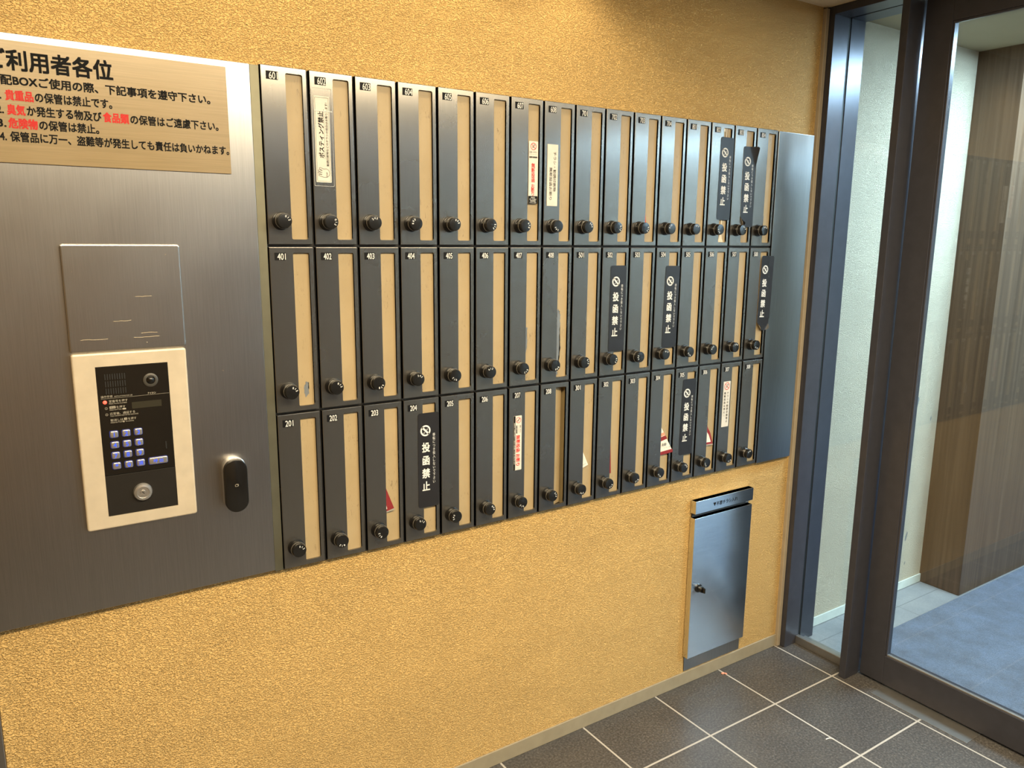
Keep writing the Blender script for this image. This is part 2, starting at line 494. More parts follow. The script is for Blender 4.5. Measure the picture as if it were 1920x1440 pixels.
bm = bmesh.new(); bx(bm, 7.0, 7.06, -3.2, 0.3, 0, CEIL); struct(obj('wall_hall_end', bm, 'cream_wall'))
bm = bmesh.new(); bx(bm, 1.95, 7.0, -3.26, -3.2, 0, CEIL); struct(obj('wall_hall_right', bm, 'white_wall'))

bm = bmesh.new(); bx(bm, 1.985, 4.6, -2.2, -0.160, -0.002, 0.010, 0.004)
tag(obj('entrance_mat', bm, 'carpet'), 'blue-grey carpet mat on the hall floor behind the glass door', 'mat')

# ------------------------------------------------------------------ glass screen: side light and door
FX0, FX1 = 1.8065, 1.973
GX = 1.8905
w1 = struct(empty('window_1', (FX0, 0, 0)), 'narrow glazed side light in dark frame beside the door')
ox = FX0
bm = bmesh.new(); bx(bm, 0, GX - 0.006 - ox, -0.018, 0.0, 0, CEIL, 0.0012); obj('jamb', bm, ['frame'], w1)
bm = bmesh.new(); bx(bm, GX + 0.006 - ox, FX1 - ox, -0.018, 0.0, 0, CEIL, 0.0012); bx(bm, -0.0, FX1 - ox, 0.0002, 0.026, 0, CEIL); obj('jamb', bm, ['frame'], w1)
bm = bmesh.new(); bx(bm, GX - 0.006 - ox, GX + 0.006 - ox, -0.0155, 0, 0.03, CEIL - 0.02); obj('gasket', bm, 'gasket', w1)
bm = bmesh.new(); bx(bm, 0, GX - 0.006 - ox, -2.70, -0.018, CEIL - 0.024, CEIL, 0.0012); bx(bm, GX + 0.006 - ox, FX1 - ox, -0.2405, -0.018, CEIL - 0.024, CEIL, 0.0012); obj('header', bm, 'frame', w1)
bm = bmesh.new(); bx(bm, 1.868 - ox, GX - 0.004 - ox, -0.2405, -0.018, 0, 0.031, 0.002); bx(bm, GX + 0.004 - ox, 1.93 - ox, -0.2405, -0.018, 0, 0.012); obj('sill', bm, 'metal_plate', w1)
bm = bmesh.new(); bx(bm, 0, 0.0755, -0.2645, -0.2405, 0, CEIL - 0.0245, 0.0012); bx(bm, 0.0757, FX1 - ox, -0.2600, -0.2405, 0, CEIL - 0.0245, 0.0012); obj('mullion', bm, 'frame', w1)
bm = bmesh.new(); bx(bm, GX - 0.003 - ox, GX + 0.003 - ox, -0.2405, -0.0155, 0.020, CEIL - 0.025); obj('pane', bm, 'glass', w1)

DX0, DX1 = 1.879, 1.915
d1 = struct(empty('door_1', (DX0, -0.2700, 0)), 'dark framed glass door leading to the hall')
DW = 0.92
def dbox(bm, y0, y1, z0, z1, x0=0.0, x1=DX1 - DX0, b=0.0012): bx(bm, x0, x1, y0, y1, z0, z1, b)
gy0, gy1 = -0.0835, -DW + 0.0835
gz0, gz1 = 0.109, 2.095
bm = bmesh.new(); dbox(bm, gy0, -0.002, 0.008, CEIL - 0.028); obj('stile', bm, 'frame', d1)
bm = bmesh.new(); dbox(bm, -DW, gy1, 0.008, CEIL - 0.028); obj('stile', bm, 'frame', d1)
bm = bmesh.new(); dbox(bm, gy1, gy0, 0.008, gz0); obj('bottom_rail', bm, 'frame', d1)
bm = bmesh.new(); dbox(bm, gy1, gy0, gz1, CEIL - 0.028); obj('top_rail', bm, 'frame', d1)
bm = bmesh.new()
dbox(bm, gy0 - 0.006, gy0, gz0, gz1, 0.003, 0.013, 0.001); dbox(bm, gy1, gy1 + 0.006, gz0, gz1, 0.003, 0.013, 0.001)
dbox(bm, gy1 + 0.006, gy0 - 0.006, gz1 - 0.006, gz1, 0.003, 0.013, 0.001)
obj('glazing_bead', bm, 'frame', d1)
bm = bmesh.new(); dbox(bm, gy1 + 0.006, gy0 - 0.006, gz0, gz0 + 0.006, 0.003, 0.013, 0.001); obj('glazing_bead', bm, 'metal_plate', d1)  # bottom bead's highlight painted in by a lighter metal than the other beads
bm = bmesh.new()
dbox(bm, gy0 - 0.004, gy0, gz0, gz1, 0.0132, 0.017, 0); dbox(bm, gy1, gy1 + 0.004, gz0, gz1, 0.0132, 0.017, 0)
obj('gasket', bm, 'gasket', d1)
bm = bmesh.new(); dbox(bm, gy1 + 0.001, gy0 - 0.001, gz0 + 0.001, gz1 - 0.001, 0.018, 0.024, 0); obj('pane', bm, 'glass', d1)

w2 = struct(empty('window_2', (FX0, -1.20, 0)), 'second glazed side light beyond the door')
bm = bmesh.new(); bx(bm, 0, FX1 - ox, -0.026, -0.001, 0, CEIL - 0.0245, 0.0012); bx(bm, 0, FX1 - ox, -1.50, -1.475, 0, CEIL - 0.0245, 0.0012); bx(bm, 0.06, 0.10, -1.475, -0.026, 0, 0.031, 0.002); obj('frame', bm, 'frame', w2)
bm = bmesh.new(); bx(bm, GX - 0.003 - ox, GX + 0.003 - ox, -1.474, -0.027, 0.032, CEIL - 0.025); obj('pane', bm, 'glass', w2)

bm = bmesh.new(); bx(bm, 1.806, 1.93, -0.668, -0.36, 0.0, 0.0015, 0.0005)
tag(obj('threshold_plate', bm, 'metal_plate'), 'worn metal cover plate in the floor under the glass door', 'threshold')

# ------------------------------------------------------------------ left steel panel, notice sign, intercom, reader
PX0, PX1 = -1.30, -0.0205
pn = tag(empty('steel_panel', (PX0, 0, 0.737)), 'wide brushed steel wall panel left of the mailboxes', 'panel')
bm = bmesh.new(); plate(bm, rrect(0, PX1 - PX0, 0, 1.806 - 0.737, 0.002, 2), [], 0, WY - 0.0003, 0.001); obj('sheet', bm, 'panel_steel', pn)
bm = bmesh.new(); plate(bm, rrect(-0.377 - PX0, -0.1742 - PX0, 1.2535 - 0.737, 1.4535 - 0.737, 0.005, 3), [], -0.0060, -0.0002, 0.0028); obj('access_cover', bm, 'panel_steel', pn)
for x, z, w in ((-0.285, 1.31, 0.030), (-0.24, 1.285, 0.028), (-0.335, 1.277, 0.045), (-0.245, 1.277, 0.045), (-0.245, 1.355, 0.028)):
    bm = bmesh.new(); stroke(bm, [(x - PX0 + w * (i / 7 - 0.5), z - 0.737 + random.uniform(-0.0007, 0.0007)) for i in range(8)], 0.0006, -0.0062); obj('scratch', bm, 'tape', pn)
for k in range(16):
    x = random.uniform(-0.37, -0.05); z = random.uniform(1.15, 1.44)
    if x > -0.18 or z > 1.26:
        bm = bmesh.new(); stroke(bm, [(x - PX0, z - 0.737), (x - PX0 + random.uniform(-0.002, 0.002), z - 0.737 + random.uniform(-0.001, 0.002))], 0.0007, -0.0062 if x < -0.175 else -0.0002); obj('scratch', bm, 'tape', pn)
bm = bmesh.new(); bx(bm, -0.0200, -0.0012, 0.003, WY, 0.7325, 1.806, 0.001); tag(obj('seam_strip', bm, 'seam'), 'narrow olive metal strip between steel panel and mailboxes', 'trim strip')
bm = bmesh.new(); plate(bm, rrect(1.6005, 1.7755, MZ0 + 0.002, TOP - 0.0015, 0.0015, 2), [], 0.0, WY, 0.0012); tag(obj('filler_panel', bm, 'filler_steel'), 'plain steel filler panel right of the mailboxes', 'panel')

# notice sign
SX0, SX1, SZ0, SZ1 = -0.760, -0.0668, 1.5918, 1.7935
sg = tag(empty('notice_sign', (SX0, 0, SZ0)), 'brushed brass-toned notice sign with black and red Japanese text', 'sign')
bm = bmesh.new(); plate(bm, rrect(0, SX1 - SX0, 0, SZ1 - SZ0, 0.001, 2), [], -0.003, -0.0001, 0.0006); obj('plate', bm, 'sign_steel', sg)
kb, rb = 'black_print', 'red_print'
def sgt(ink, body, x0, x1, zc, h, bold):
    bm = bmesh.new(); text(bm, body, x0 - SX0, x1 - SX0, zc - SZ0, h, -0.0032, bold)
    o = letters('lettering', bm, ink, sg)
    if ink == 'red_print': o['label'] = 'red lettering'
sgt(kb, 'ご利用者各位', -0.4570, -0.2656, 1.7620, 0.0355, 0.030)
sgt(kb, '宅', -0.4570, -0.4415, 1.7290, 0.0178, 0.030)
sgt(kb, '配BOXご使用の際、下記事項を遵守下さい。', -0.4395, -0.0991, 1.7290, 0.0178, 0.030)
sgt(kb, '1.', -0.4500, -0.4405, 1.7042, 0.0178, 0.028)
sgt(rb, '貴重品', -0.4352, -0.3935, 1.7042, 0.0178, 0.040)
sgt(kb, 'の保管は禁止です。', -0.3915, -0.2712, 1.7042, 0.0178, 0.028)
sgt(kb, '2.', -0.4500, -0.4390, 1.6805, 0.0178, 0.028)
sgt(rb, '臭気', -0.4345, -0.4075, 1.6805, 0.0178, 0.040)
sgt(kb, 'か発生する物及び', -0.4055, -0.2900, 1.6805, 0.0178, 0.028)
sgt(rb, '食品類', -0.2880, -0.2450, 1.6805, 0.0178, 0.040)
sgt(kb, 'の保管はご遠慮下さい。', -0.2430, -0.0868, 1.6805, 0.0178, 0.028)
sgt(kb, '3.', -0.4500, -0.4375, 1.6583, 0.0178, 0.028)
sgt(rb, '危険物', -0.4345, -0.3910, 1.6583, 0.0178, 0.040)
sgt(kb, 'の保管は禁止。', -0.3890, -0.2960, 1.6583, 0.0178, 0.028)
sgt(kb, '4.', -0.4490, -0.4390, 1.6360, 0.0178, 0.028)
sgt(kb, '保管品に万一、盗難等が発生しても責任は負いかねます。', -0.4340, -0.0692, 1.6360, 0.0178, 0.028)

# intercom
IX, IZ = -0.3768, 0.9045
ic = tag(empty('door_intercom', (IX, 0, IZ)), 'door intercom with black keypad face and pale aluminium surround', 'intercom')
def q(x, z): return (x - IX, z - IZ)
bm = bmesh.new(); plate(bm, rrect(*[-0.3768 - IX, -0.1763 - IX], 0, 1.2512 - IZ, 0.005, 3), [rrect(-0.3388 - IX, -0.2120 - IX, 0.9288 - IZ, 1.2252 - IZ, 0.0006, 1)], -0.010, -0.0002, 0.0032); obj('surround', bm, 'champagne', ic)
bm = bmesh.new(); plate(bm, rrect(-0.3384 - IX, -0.2124 - IX, 1.0112 - IZ, 1.2248 - IZ, 0.001, 2), [], -0.0090, -0.0006, 0.0008); obj('face', bm, 'face_black', ic)
bm = bmesh.new(); plate(bm, rrect(-0.3384 - IX, -0.2124 - IX, 0.9292 - IZ, 1.0104 - IZ, 0.001, 2), [], -0.0088, -0.0006, 0.0006); obj('lower_face', bm, 'face_dark', ic)
bm = bmesh.new()
for i in range(9):
    for j in range(3):
        x = -0.3235 + i * 0.0042; z = 1.2045 - j * 0.0138
        bx(bm, x - IX - 0.0009, x - IX + 0.0009, -0.0096, -0.0089, z - IZ - 0.0056, z - IZ + 0.0056)
obj('speaker_grille', bm, 'gasket', ic)
lx, lz = q(-0.2449, 1.1922)
bm = bmesh.new(); lathe(bm, [(0.0135, -0.0089), (0.0135, -0.0105), (0.0120, -0.0115), (0.0085, -0.0115), (0.0080, -0.0100), (0.0, -0.0100)], lx, lz); cl = obj('camera_lens', bm, 'lens_ring', ic, True)
bm = bmesh.new(); lathe(bm, [(0.0078, -0.0101), (0.006, -0.0125), (0.003, -0.0140), (0, -0.0145)], lx, lz, 24); obj('glass_dome', bm, 'face_black', cl, True)
bm = bmesh.new(); bx(bm, -0.2815 - IX, -0.2283 - IX, -0.0094, -0.0089, 1.1387 - IZ, 1.1515 - IZ); obj('display', bm, 'lcd', ic)
bm = bmesh.new(); lathe(bm, [(0.0035, -0.0089), (0.0033, -0.0102), (0.002, -0.0112), (0, -0.0115)], *q(-0.3274, 1.1560), n=20); obj('status_light', bm, 'led', ic, True)
bm = bmesh.new(); bx(bm, -0.2268 - IX, -0.2248 - IX, -0.0094, -0.0089, 1.051 - IZ, 1.066 - IZ); obj('microphone_slot', bm, 'gasket', ic)
keys = ['1', '2', '3', '4', '5', '6', '7', '8', '9', '*', '0', '消']
kx = (-0.3168, -0.2956, -0.2743); kz = (1.0923, 1.0712, 1.0503, 1.0293)
for k, ch in enumerate(keys):
    cx, cz = q(kx[k % 3], kz[k // 3])
    bm = bmesh.new(); plate(bm, rrect(cx - 0.0070, cx + 0.0070, cz - 0.0064, cz + 0.0064, 0.0028, 4), [], -0.0125, -0.0089, 0.0014); kk = obj('key', bm, 'silver', ic, True)
    bm = bmesh.new(); text(bm, ch, cx, None, cz, 0.0120 if ch != '消' else 0.0090, -0.0127, 0.022, center=True, mid=0.36 if ch != '消' else 0.38); letters('lettering', bm, 'blue_glow', kk)
    bm = bmesh.new(); plate(bm, rrect(cx - 0.0078, cx + 0.0078, cz - 0.0072, cz + 0.0072, 0.003, 3), [], -0.0094, -0.0091); obj('light_rim', bm, 'blue_edge', kk)
cx, cz = q(-0.2425, 1.0293)
bm = bmesh.new(); plate(bm, rrect(cx - 0.0170, cx + 0.0170, cz - 0.0068, cz + 0.0068, 0.0028, 4), [], -0.0125, -0.0089, 0.0014); kk = obj('call_key', bm, 'silver', ic, True)
bm = bmesh.new(); text(bm, '呼 出', cx, None, cz, 0.0082, -0.0127, 0.015, center=True); letters('lettering', bm, 'blue_glow', kk)
bm = bmesh.new(); plate(bm, rrect(cx - 0.0178, cx + 0.0178, cz - 0.0076, cz + 0.0076, 0.003, 3), [], -0.0094, -0.0091); obj('light_rim', bm, 'blue_edge', kk)
cx, cz = q(-0.2752, 0.9690)
bm = bmesh.new(); lathe(bm, [(0.0178, -0.0087), (0.0178, -0.0120), (0.0160, -0.0150), (0.0115, -0.0160), (0.0110, -0.0145), (0.0, -0.0145)], cx, cz); lk = obj('key_lock', bm, 'silver', ic, True)
bm = bmesh.new(); lathe(bm, [(0.0050, -0.0146), (0.0050, -0.0160), (0.0045, -0.0165), (0, -0.0165)], cx, cz, 20); obj('key_barrel', bm, 'silver', lk, True)
bm = bmesh.new(); stroke(bm, [(cx - 0.0015, cz + 0.0015), (cx + 0.0018, cz - 0.0018)], 0.0014, -0.0167); obj('keyhole', bm, 'gasket', lk)
bm = bmesh.new()
T = lambda b, x0, x1, z, h, bold=0.0: text(bm, b, x0 - IX, x1 - IX, z - IZ, h, -0.0093, bold)
T('操作手順', -0.3335, -0.3135, 1.1668, 0.0052); T('INSTRUCTIONS FOR USE', -0.3105, -0.2790, 1.1662, 0.0034); T('アイホン', -0.2520, -0.2370, 1.1664, 0.0046, 0.02)
stroke(bm, [q(-0.3335, 1.1628), q(-0.2130, 1.1634)], 0.0004, -0.0093)
T('室番号を押す', -0.3205, -0.2880, 1.1570, 0.0055); T('PRESS ROOM NUMBER', -0.3205, -0.2895, 1.1524, 0.0030)
ring(bm, *q(-0.3260, 1.1440), 0.0020, 0.0024, -0.0093); T('2', -0.3266, -0.3254, 1.1440, 0.0030)
T('を押す', -0.3085, -0.2930, 1.1450, 0.0055); flat(bm, rrect(-0.3205 - IX, -0.3098 - IX, 1.1428 - IZ, 1.1476 - IZ, 0.001, 2), -0.0093); T('PRESS BUTTON', -0.3205, -0.3000, 1.1404, 0.0030)
flat(bm, rrect(-0.2985 - IX, -0.2920 - IX, 1.1390 - IZ, 1.1418 - IZ, 0.001, 2), -0.0093)
ring(bm, *q(-0.3260, 1.1318), 0.0020, 0.0024, -0.0093); T('3', -0.3266, -0.3254, 1.1318, 0.0030)
T('応答後、通話する', -0.3205, -0.2770, 1.1328, 0.0055); T('TALK HANDS FREE AFTER RESPONSE', -0.3205, -0.2715, 1.1283, 0.0030)
T('取消しは', -0.3205, -0.2985, 1.1200, 0.0055); flat(bm, rrect(-0.2970 - IX, -0.2915 - IX, 1.1180 - IZ, 1.1226 - IZ, 0.001, 2), -0.0093); T('を押す', -0.2900, -0.2755, 1.1200, 0.0055)
T('PRESS BUTTON', -0.3205, -0.3005, 1.1154, 0.0030); ring(bm, *q(-0.2980, 1.1154), 0.0006, 0.0016, -0.0093); T('TO CANCEL', -0.2950, -0.2800, 1.1154, 0.0030)
letters('printed_instructions', bm, 'dim_print', ic)
bm = bmesh.new(); T('呼出', -0.3190, -0.3112, 1.1452, 0.0040); T('消', -0.2960, -0.2925, 1.1203, 0.0038)
for v in bm.verts: v.co.y -= 0.0002
letters('key_legend', bm, 'black_print', ic)

# card reader
rd = tag(empty('card_reader', (-0.0985, 0, 0.956)), 'black capsule-shaped card reader on grey mount right of intercom', 'card reader')
def caps(w, h): return rrect(-w, w, -h, h, w * 0.999, 10)
bm = bmesh.new(); plate(bm, caps(0.0235, 0.0590), [], -0.016, -0.0002, 0.002); obj('mount', bm, 'silver', rd, True)
bm = bmesh.new(); plate(bm, caps(0.0235, 0.0572), [], -0.027, -0.0162, 0.0016)
for v in bm.verts: v.co.z -= 0.0015
obj('face', bm, 'face_black', rd, True)
bm = bmesh.new(); stroke(bm, [(-0.003, -0.002), (0.0025, -0.002), (0.0025, 0.002), (-0.003, 0.002)], 0.0006, -0.0273, True); stroke(bm, [(0.0035, -0.0015), (0.0035, 0.0025), (-0.001, 0.0032)], 0.0005, -0.0273); obj('card_symbol', bm, 'dim_print', rd)

# parcel locker below the steel panel, only its edge in frame
lo = tag(empty('parcel_locker', (-0.85, 0, 0)), 'grey steel locker edge low on the wall, bottom left corner', 'locker')
bm = bmesh.new(); bx(bm, -0.30, 0.2995, -0.004, WY - 0.0002, 0.03, 0.66, 0.002); obj('frame', bm, 'panel_steel', lo)
bm = bmesh.new(); bx(bm, -0.28, 0.28, -0.012, -0.0042, 0.05, 0.64, 0.002); obj('door', bm, 'panel_steel', lo)

# ------------------------------------------------------------------ mailboxes (x to the right, y = 0 front, z down from the box top)
DXL, DXR, DH = 0.0008, 0.0945, 0.3545
SLX0, SLX1, SLZ0, SLZ1 = 0.0505, 0.0858, -0.3440, -0.0120
bm = bmesh.new()
plate(bm, rrect(DXL, DXR, -DH, 0, 0.0006, 1), [rrect(SLX0, SLX1, SLZ0, SLZ1, 0.0035, 4)], 0.0, 0.0056, 0.0013)
for a in ((DXL, DXL + 0.0012, -DH, 0), (DXR - 0.0012, DXR, -DH, 0), (DXL + 0.0012, DXR - 0.0012, -0.0012, 0), (DXL + 0.0012, DXR - 0.0012, -DH, -DH + 0.0012)):
    bx(bm, a[0], a[1], 0.0056, 0.0105, a[2], a[3])
ME_door = mesh_of('door', bm, 'door_steel')
bm = bmesh.new()
D = 0.20
bx(bm, 0.0005, 0.0995, D, D + 0.002, -0.3595, -0.0005, mi=1)
bx(bm, 0.0005, 0.003, 0.0115, D, -0.3595, -0.0005); bx(bm, 0.0955, 0.0995, 0.0115, D, -0.3595, -0.0005, mi=0)
bx(bm, 0.003, 0.0955, 0.0115, D, -0.0035, -0.0005); bx(bm, 0.003, 0.0955, 0.0115, D, -0.3595, -0.3540)
for (x0, x1, z0, z1) in ((0.003, 0.0034, -0.354, -0.0035), (0.0951, 0.0955, -0.354, -0.0035)): bx(bm, x0, x1, 0.013, D, z0, z1, mi=1)
ME_house = mesh_of('housing', bm, ['dark_gap', 'inside'])
bm = bmesh.new(); plate(bm, rrect(SLX0 - 0.0025, SLX1 + 0.0025, SLZ0 - 0.0025, SLZ1 + 0.0025, 0.003, 3), [], 0.0059, 0.0072); ME_flap = mesh_of('flap', bm, 'flap')
KX, KZ = 0.0282, -0.3065
bm = bmesh.new()
lathe(bm, [(0.0, -0.0001), (0.0186, -0.0001), (0.0186, -0.0018), (0.0178, -0.0030), (0.0166, -0.0034), (0.0162, -0.0120), (0.0152, -0.0132), (0.0152, -0.0142), (0.0160, -0.0152), (0.0160, -0.0170), (0.0152, -0.0180), (0.0154, -0.0262), (0.0146, -0.0278), (0.0120, -0.0282), (0, -0.0282)], 0, 0, 36)
ME_knob = mesh_of('dial_knob', bm, 'knob', True)
bm = bmesh.new(); lathe(bm, [(0.0152, -0.0162), (0.0163, -0.0162), (0.0163, -0.0168), (0.0152, -0.0168)], 0, 0, 36); ME_ring = mesh_of('dial_ring', bm, 'grey_plastic', True)
ME_num = []
for trio in ('012', '890', '345', '678'):
    bm = bmesh.new()
    for i, ch in enumerate(trio):
        a = math.radians((1 - i) * 32)
        cxx, czz = -0.0098 * math.sin(a), 0.0098 * math.cos(a)
        pl_ = lambda u, v, a=a, cx=cxx, cz=czz: (cx + u * math.cos(a) - v * math.sin(a), cz + u * math.sin(a) + v * math.cos(a))
        text(bm, ch, 0, None, 0, 0.0062, -0.0284, 0.02, place=pl_, center=True, mid=0.36)
    ME_num.append(mesh_of('numerals', bm, 'white'))
bm = bmesh.new(); bx(bm, 0.0115, 0.0355, -0.0007, -0.0001, -0.0272, -0.0115); ME_plate = mesh_of('number_plate', bm, 'plate')

# black "no posting" sticker artwork, origin at its top left corner, 0.057 x 0.239
STW, STH = 0.057, 0.239
def st_art(bm, y=-0.0008, fy=None):
    cx, cz = 0.0200, -0.0440
    ring(bm, cx, cz, 0.0098, 0.0138, y)
    stroke(bm, [(cx - 0.0082, cz + 0.0082), (cx + 0.0082, cz - 0.0082)], 0.0046, y)
    for dx, dz, w in ((0.004, 0.0035, 0.006), (-0.004, -0.0045, 0.006)):
        for k in range(3): stroke(bm, [(cx + dx - w / 2 + k * 0.0015, cz + dz - 0.002 + k * 0.0012), (cx + dx + w / 2 - 0.001, cz + dz - 0.002 + k * 0.0017)], 0.0006, y)
    column(bm, '投函禁止', 0.0210, -0.0860, -0.1850, 0.0255, y, 0.028, 0.86)
    column(bm, '移転につき投入しないで下さい', 0.0430, -0.0560, -0.1760, 0.0088, y, 0.0, 0.85)
bm = bmesh.new(); st_art(bm); ME_stlet = mesh_of('lettering', bm, 'white')
bm = bmesh.new(); plate(bm, rrect(0, STW, -STH, 0, 0.006, 5), [], -0.0006, -0.0001); ME_st = mesh_of('sticker', bm, 'sticker_black')

def bent_sticker(curl):
    """the same sticker as a fine sheet whose corners lift off the door"""
    bm = bmesh.new(); nx, nz = 18, 60
    def row(off):
        g = []
        for j in range(nz + 1):
            r = []
            for i in range(nx + 1):
                x, z = STW * i / nx, -STH * j / nz
                R = 0.006
                qx, qz = min(max(x, R), STW - R), max(min(z, -R), -STH + R)
                d = Vector((x - qx, z - qz))
                if d.length > R: d = d.normalized() * R; x, z = qx + d.x, qz + d.y
                x2, y2, z2 = curl(x, z)
                r.append(bm.verts.new((x2, y2 + off, z2)))
            g.append(r)
        return g
    a, b = row(-0.0006), row(-0.0001)
    for j in range(nz):
        for i in range(nx):
            bm.faces.new((a[j][i], a[j + 1][i], a[j + 1][i + 1], a[j][i + 1])).material_index = 0
            bm.faces.new((b[j][i], b[j][i + 1], b[j + 1][i + 1], b[j + 1][i])).material_index = 1
    return mesh_of('sticker', bm, ['sticker_black', 'sticker_white'], True)
def curl803(x, z):
    y = 0.0
    t = (x - 0.030) / 0.027 + (z + 0.060) / 0.060 - 0.7
    if t > 0: y -= 0.010 * min(t, 1.2) ** 1.6; 
    u = (0.012 - x) / 0.012 + (-0.215 - z) / 0.024 - 0.6
    if u > 0: y -= 0.009 * min(u, 1.3) ** 1.4; x += 0.007 * min(u, 1.3) ** 1.5; z += 0.008 * min(u, 1.3) ** 1.5
    return x, y, z
def curl508(x, z):
    y = 0.0
    u = (0.020 - x) / 0.020 + (-0.215 - z) / 0.024 - 0.7
    if u > 0: y -= 0.008 * min(u, 1.3) ** 1.4; x += 0.006 * min(u, 1.3) ** 1.5; z += 0.009 * min(u, 1.3) ** 1.5
    u = (x - 0.045) / 0.012 + (-0.222 - z) / 0.017 - 0.6
    if u > 0: y -= 0.006 * min(u, 1.2); z += 0.004 * min(u, 1.2); x -= 0.003 * min(u, 1.2)
    if x > 0.036 and z > -0.20: y -= 0.002 * (x - 0.036) / 0.02
    return x, y, z

def emblem(parent, cx, cz, r, y, flip=False):
    bm_red = bmesh.new(); bm_blk = bm_red
    ring(bm_red, cx, cz, r * 0.84, r, y, 26)
    s = -1 if flip else 1
    stroke(bm_red, [(cx - r * 0.6 * s, cz + r * 0.6), (cx + r * 0.6 * s, cz - r * 0.6)], r * 0.16, y)
    stroke(bm_blk, [(cx - 0.35 * r, cz - 0.3 * r), (cx + 0.05 * r, cz - 0.3 * r), (cx + 0.05 * r, cz - 0.05 * r), (cx - 0.35 * r, cz - 0.05 * r)], r * 0.09, y, True, 1)
    stroke(bm_blk, [(cx + 0.1 * r, cz + 0.2 * r), (cx + 0.5 * r, cz + 0.25 * r), (cx + 0.45 * r, cz + 0.5 * r), (cx + 0.05 * r, cz + 0.45 * r)], r * 0.09, y, True, 1)
    obj('emblem', bm_red, ['red_print', 'black_print'], parent)

def sticker_602(box):
    s = obj('sticker', (lambda b: (plate(b, rrect(0.0078, 0.0412, -0.2240, -0.0490, 0.001, 2), [], -0.0006, -0.0001), b)[1])(bmesh.new()), 'sticker_white', box)
    bm = bmesh.new(); y = -0.0008
    stroke(bm, rrect(0.0100, 0.0390, -0.2215, -0.0520, 0.0006, 1), 0.0005, y, True)
    P = lambda u, v: (-v, u)                                             # reads from the bottom upwards
    text(bm, 'ポスティング禁止', -0.1740, -0.0795, -0.0215, 0.0125, y, 0.022, place=P)
    stroke(bm, [(0.0285, -0.176), (0.0285, -0.075)], 0.0004, y)
    text(bm, '勧誘印刷物などのチラシの投函はお断りします!', -0.1905, -0.0620, -0.0340, 0.0058, y, 0.008, place=P)
    hand = [(0.030, -0.0135), (0.027, -0.0150), (0.022, -0.0150), (0.012, -0.0120), (0.011, -0.0105), (0.013, -0.0095), (0.0185, -0.0095), (0.0105, -0.0070), (0.0095, -0.0055), (0.011, -0.0040), (0.0185, -0.0055), (0.0100, -0.0025), (0.010, -0.0005), (0.012, 0.0003), (0.0190, -0.0015), (0.0125, 0.0025), (0.013, 0.0045), (0.0150, 0.0048), (0.022, 0.0020), (0.029, 0.0025), (0.0335, -0.0005), (0.0350, -0.0060), (0.0340, -0.0110), (0.0300, -0.0140)]
    hand = [(x + 0.0022, -0.2035 + (z + 0.005)) for x, z in hand]
    stroke(bm, hand, 0.0007, y, True)
    text(bm, 'STOP', -0.2135, -0.2030, -0.0315, 0.0045, y, 0.01, place=P, mid=0.36)
    letters('lettering', bm, 'black_print', s)
    bm = bmesh.new()
    plate(bm, rrect(0.0035, 0.0470, -0.2320, -0.0330, 0.002, 2), [rrect(0.0040, 0.0465, -0.2315, -0.0335, 0.002, 2)], -0.0010, -0.0007)
    bx(bm, 0.008, 0.0475, -0.0011, -0.0008, -0.0795, -0.0782); bx(bm, 0.008, 0.036, -0.0011, -0.0008, -0.1085, -0.1079)
    obj('clear_tape', bm, 'white', box)

def sticker_607(box):
    s = obj('sticker', (lambda b: (plate(b, rrect(0.0525, 0.0805, -0.2515, -0.1000, 0.002, 3), [], -0.0006, -0.0001), b)[1])(bmesh.new()), 'sticker_white', box)
    y = -0.0008; r, k, w = bmesh.new(), bmesh.new(), bmesh.new()
    emblem(s, 0.0665, -0.1125, 0.0088, y)
    column(r, '無断投函', 0.0663, -0.1585, -0.1935, 0.0125, y, 0.02, 0.9); column(r, 'お断り', 0.0660, -0.2085, -0.2275, 0.0118, y, 0.015, 0.95)
    text(k, '広告・チラシ', 0.0545, 0.0780, -0.1265, 0.0046, y, 0.01); text(k, 'フリーペーパー', 0.0545, 0.0780, -0.1320, 0.0026, y); text(k, '勧誘印刷物等', 0.0540, 0.0785, -0.1385, 0.0046, y, 0.03)
    kb = bmesh.new(); flat(kb, rrect(0.0526, 0.0804, -0.2514, -0.2285 - 0.004, 0.0015, 3), y); obj('black_band', kb, 'black_print', s)
    for i, b in enumerate(('投函が', 'あった場合', '回収連絡', 'いたします')): text(w, b, 0.0665, None, -0.2362 - i * 0.0042, 0.0042, -0.0010, 0.005, center=True)
    letters('lettering', r, 'red_print', s); letters('lettering', k, 'black_print', s); letters('lettering', w, 'white', s)

def sticker_608(box):
    s = obj('sticker', (lambda b: (plate(b, rrect(0.0095, 0.0428, -0.2555, -0.1035, 0.0005, 1), [], -0.0012, -0.0001, 0.0004), b)[1])(bmesh.new()), 'sticker_white', box)
    bm = bmesh.new(); P = lambda u, v: (v, -u)
    text(bm, 'チラシ・勧誘印刷物', 0.1215, 0.2190, 0.0325, 0.0098, -0.0014, 0.004, place=P)
    text(bm, '無断投函お断り', 0.1600, 0.2400, 0.0205, 0.0098, -0.0014, 0.004, place=P)
    letters('lettering', bm, 'black_print', s)

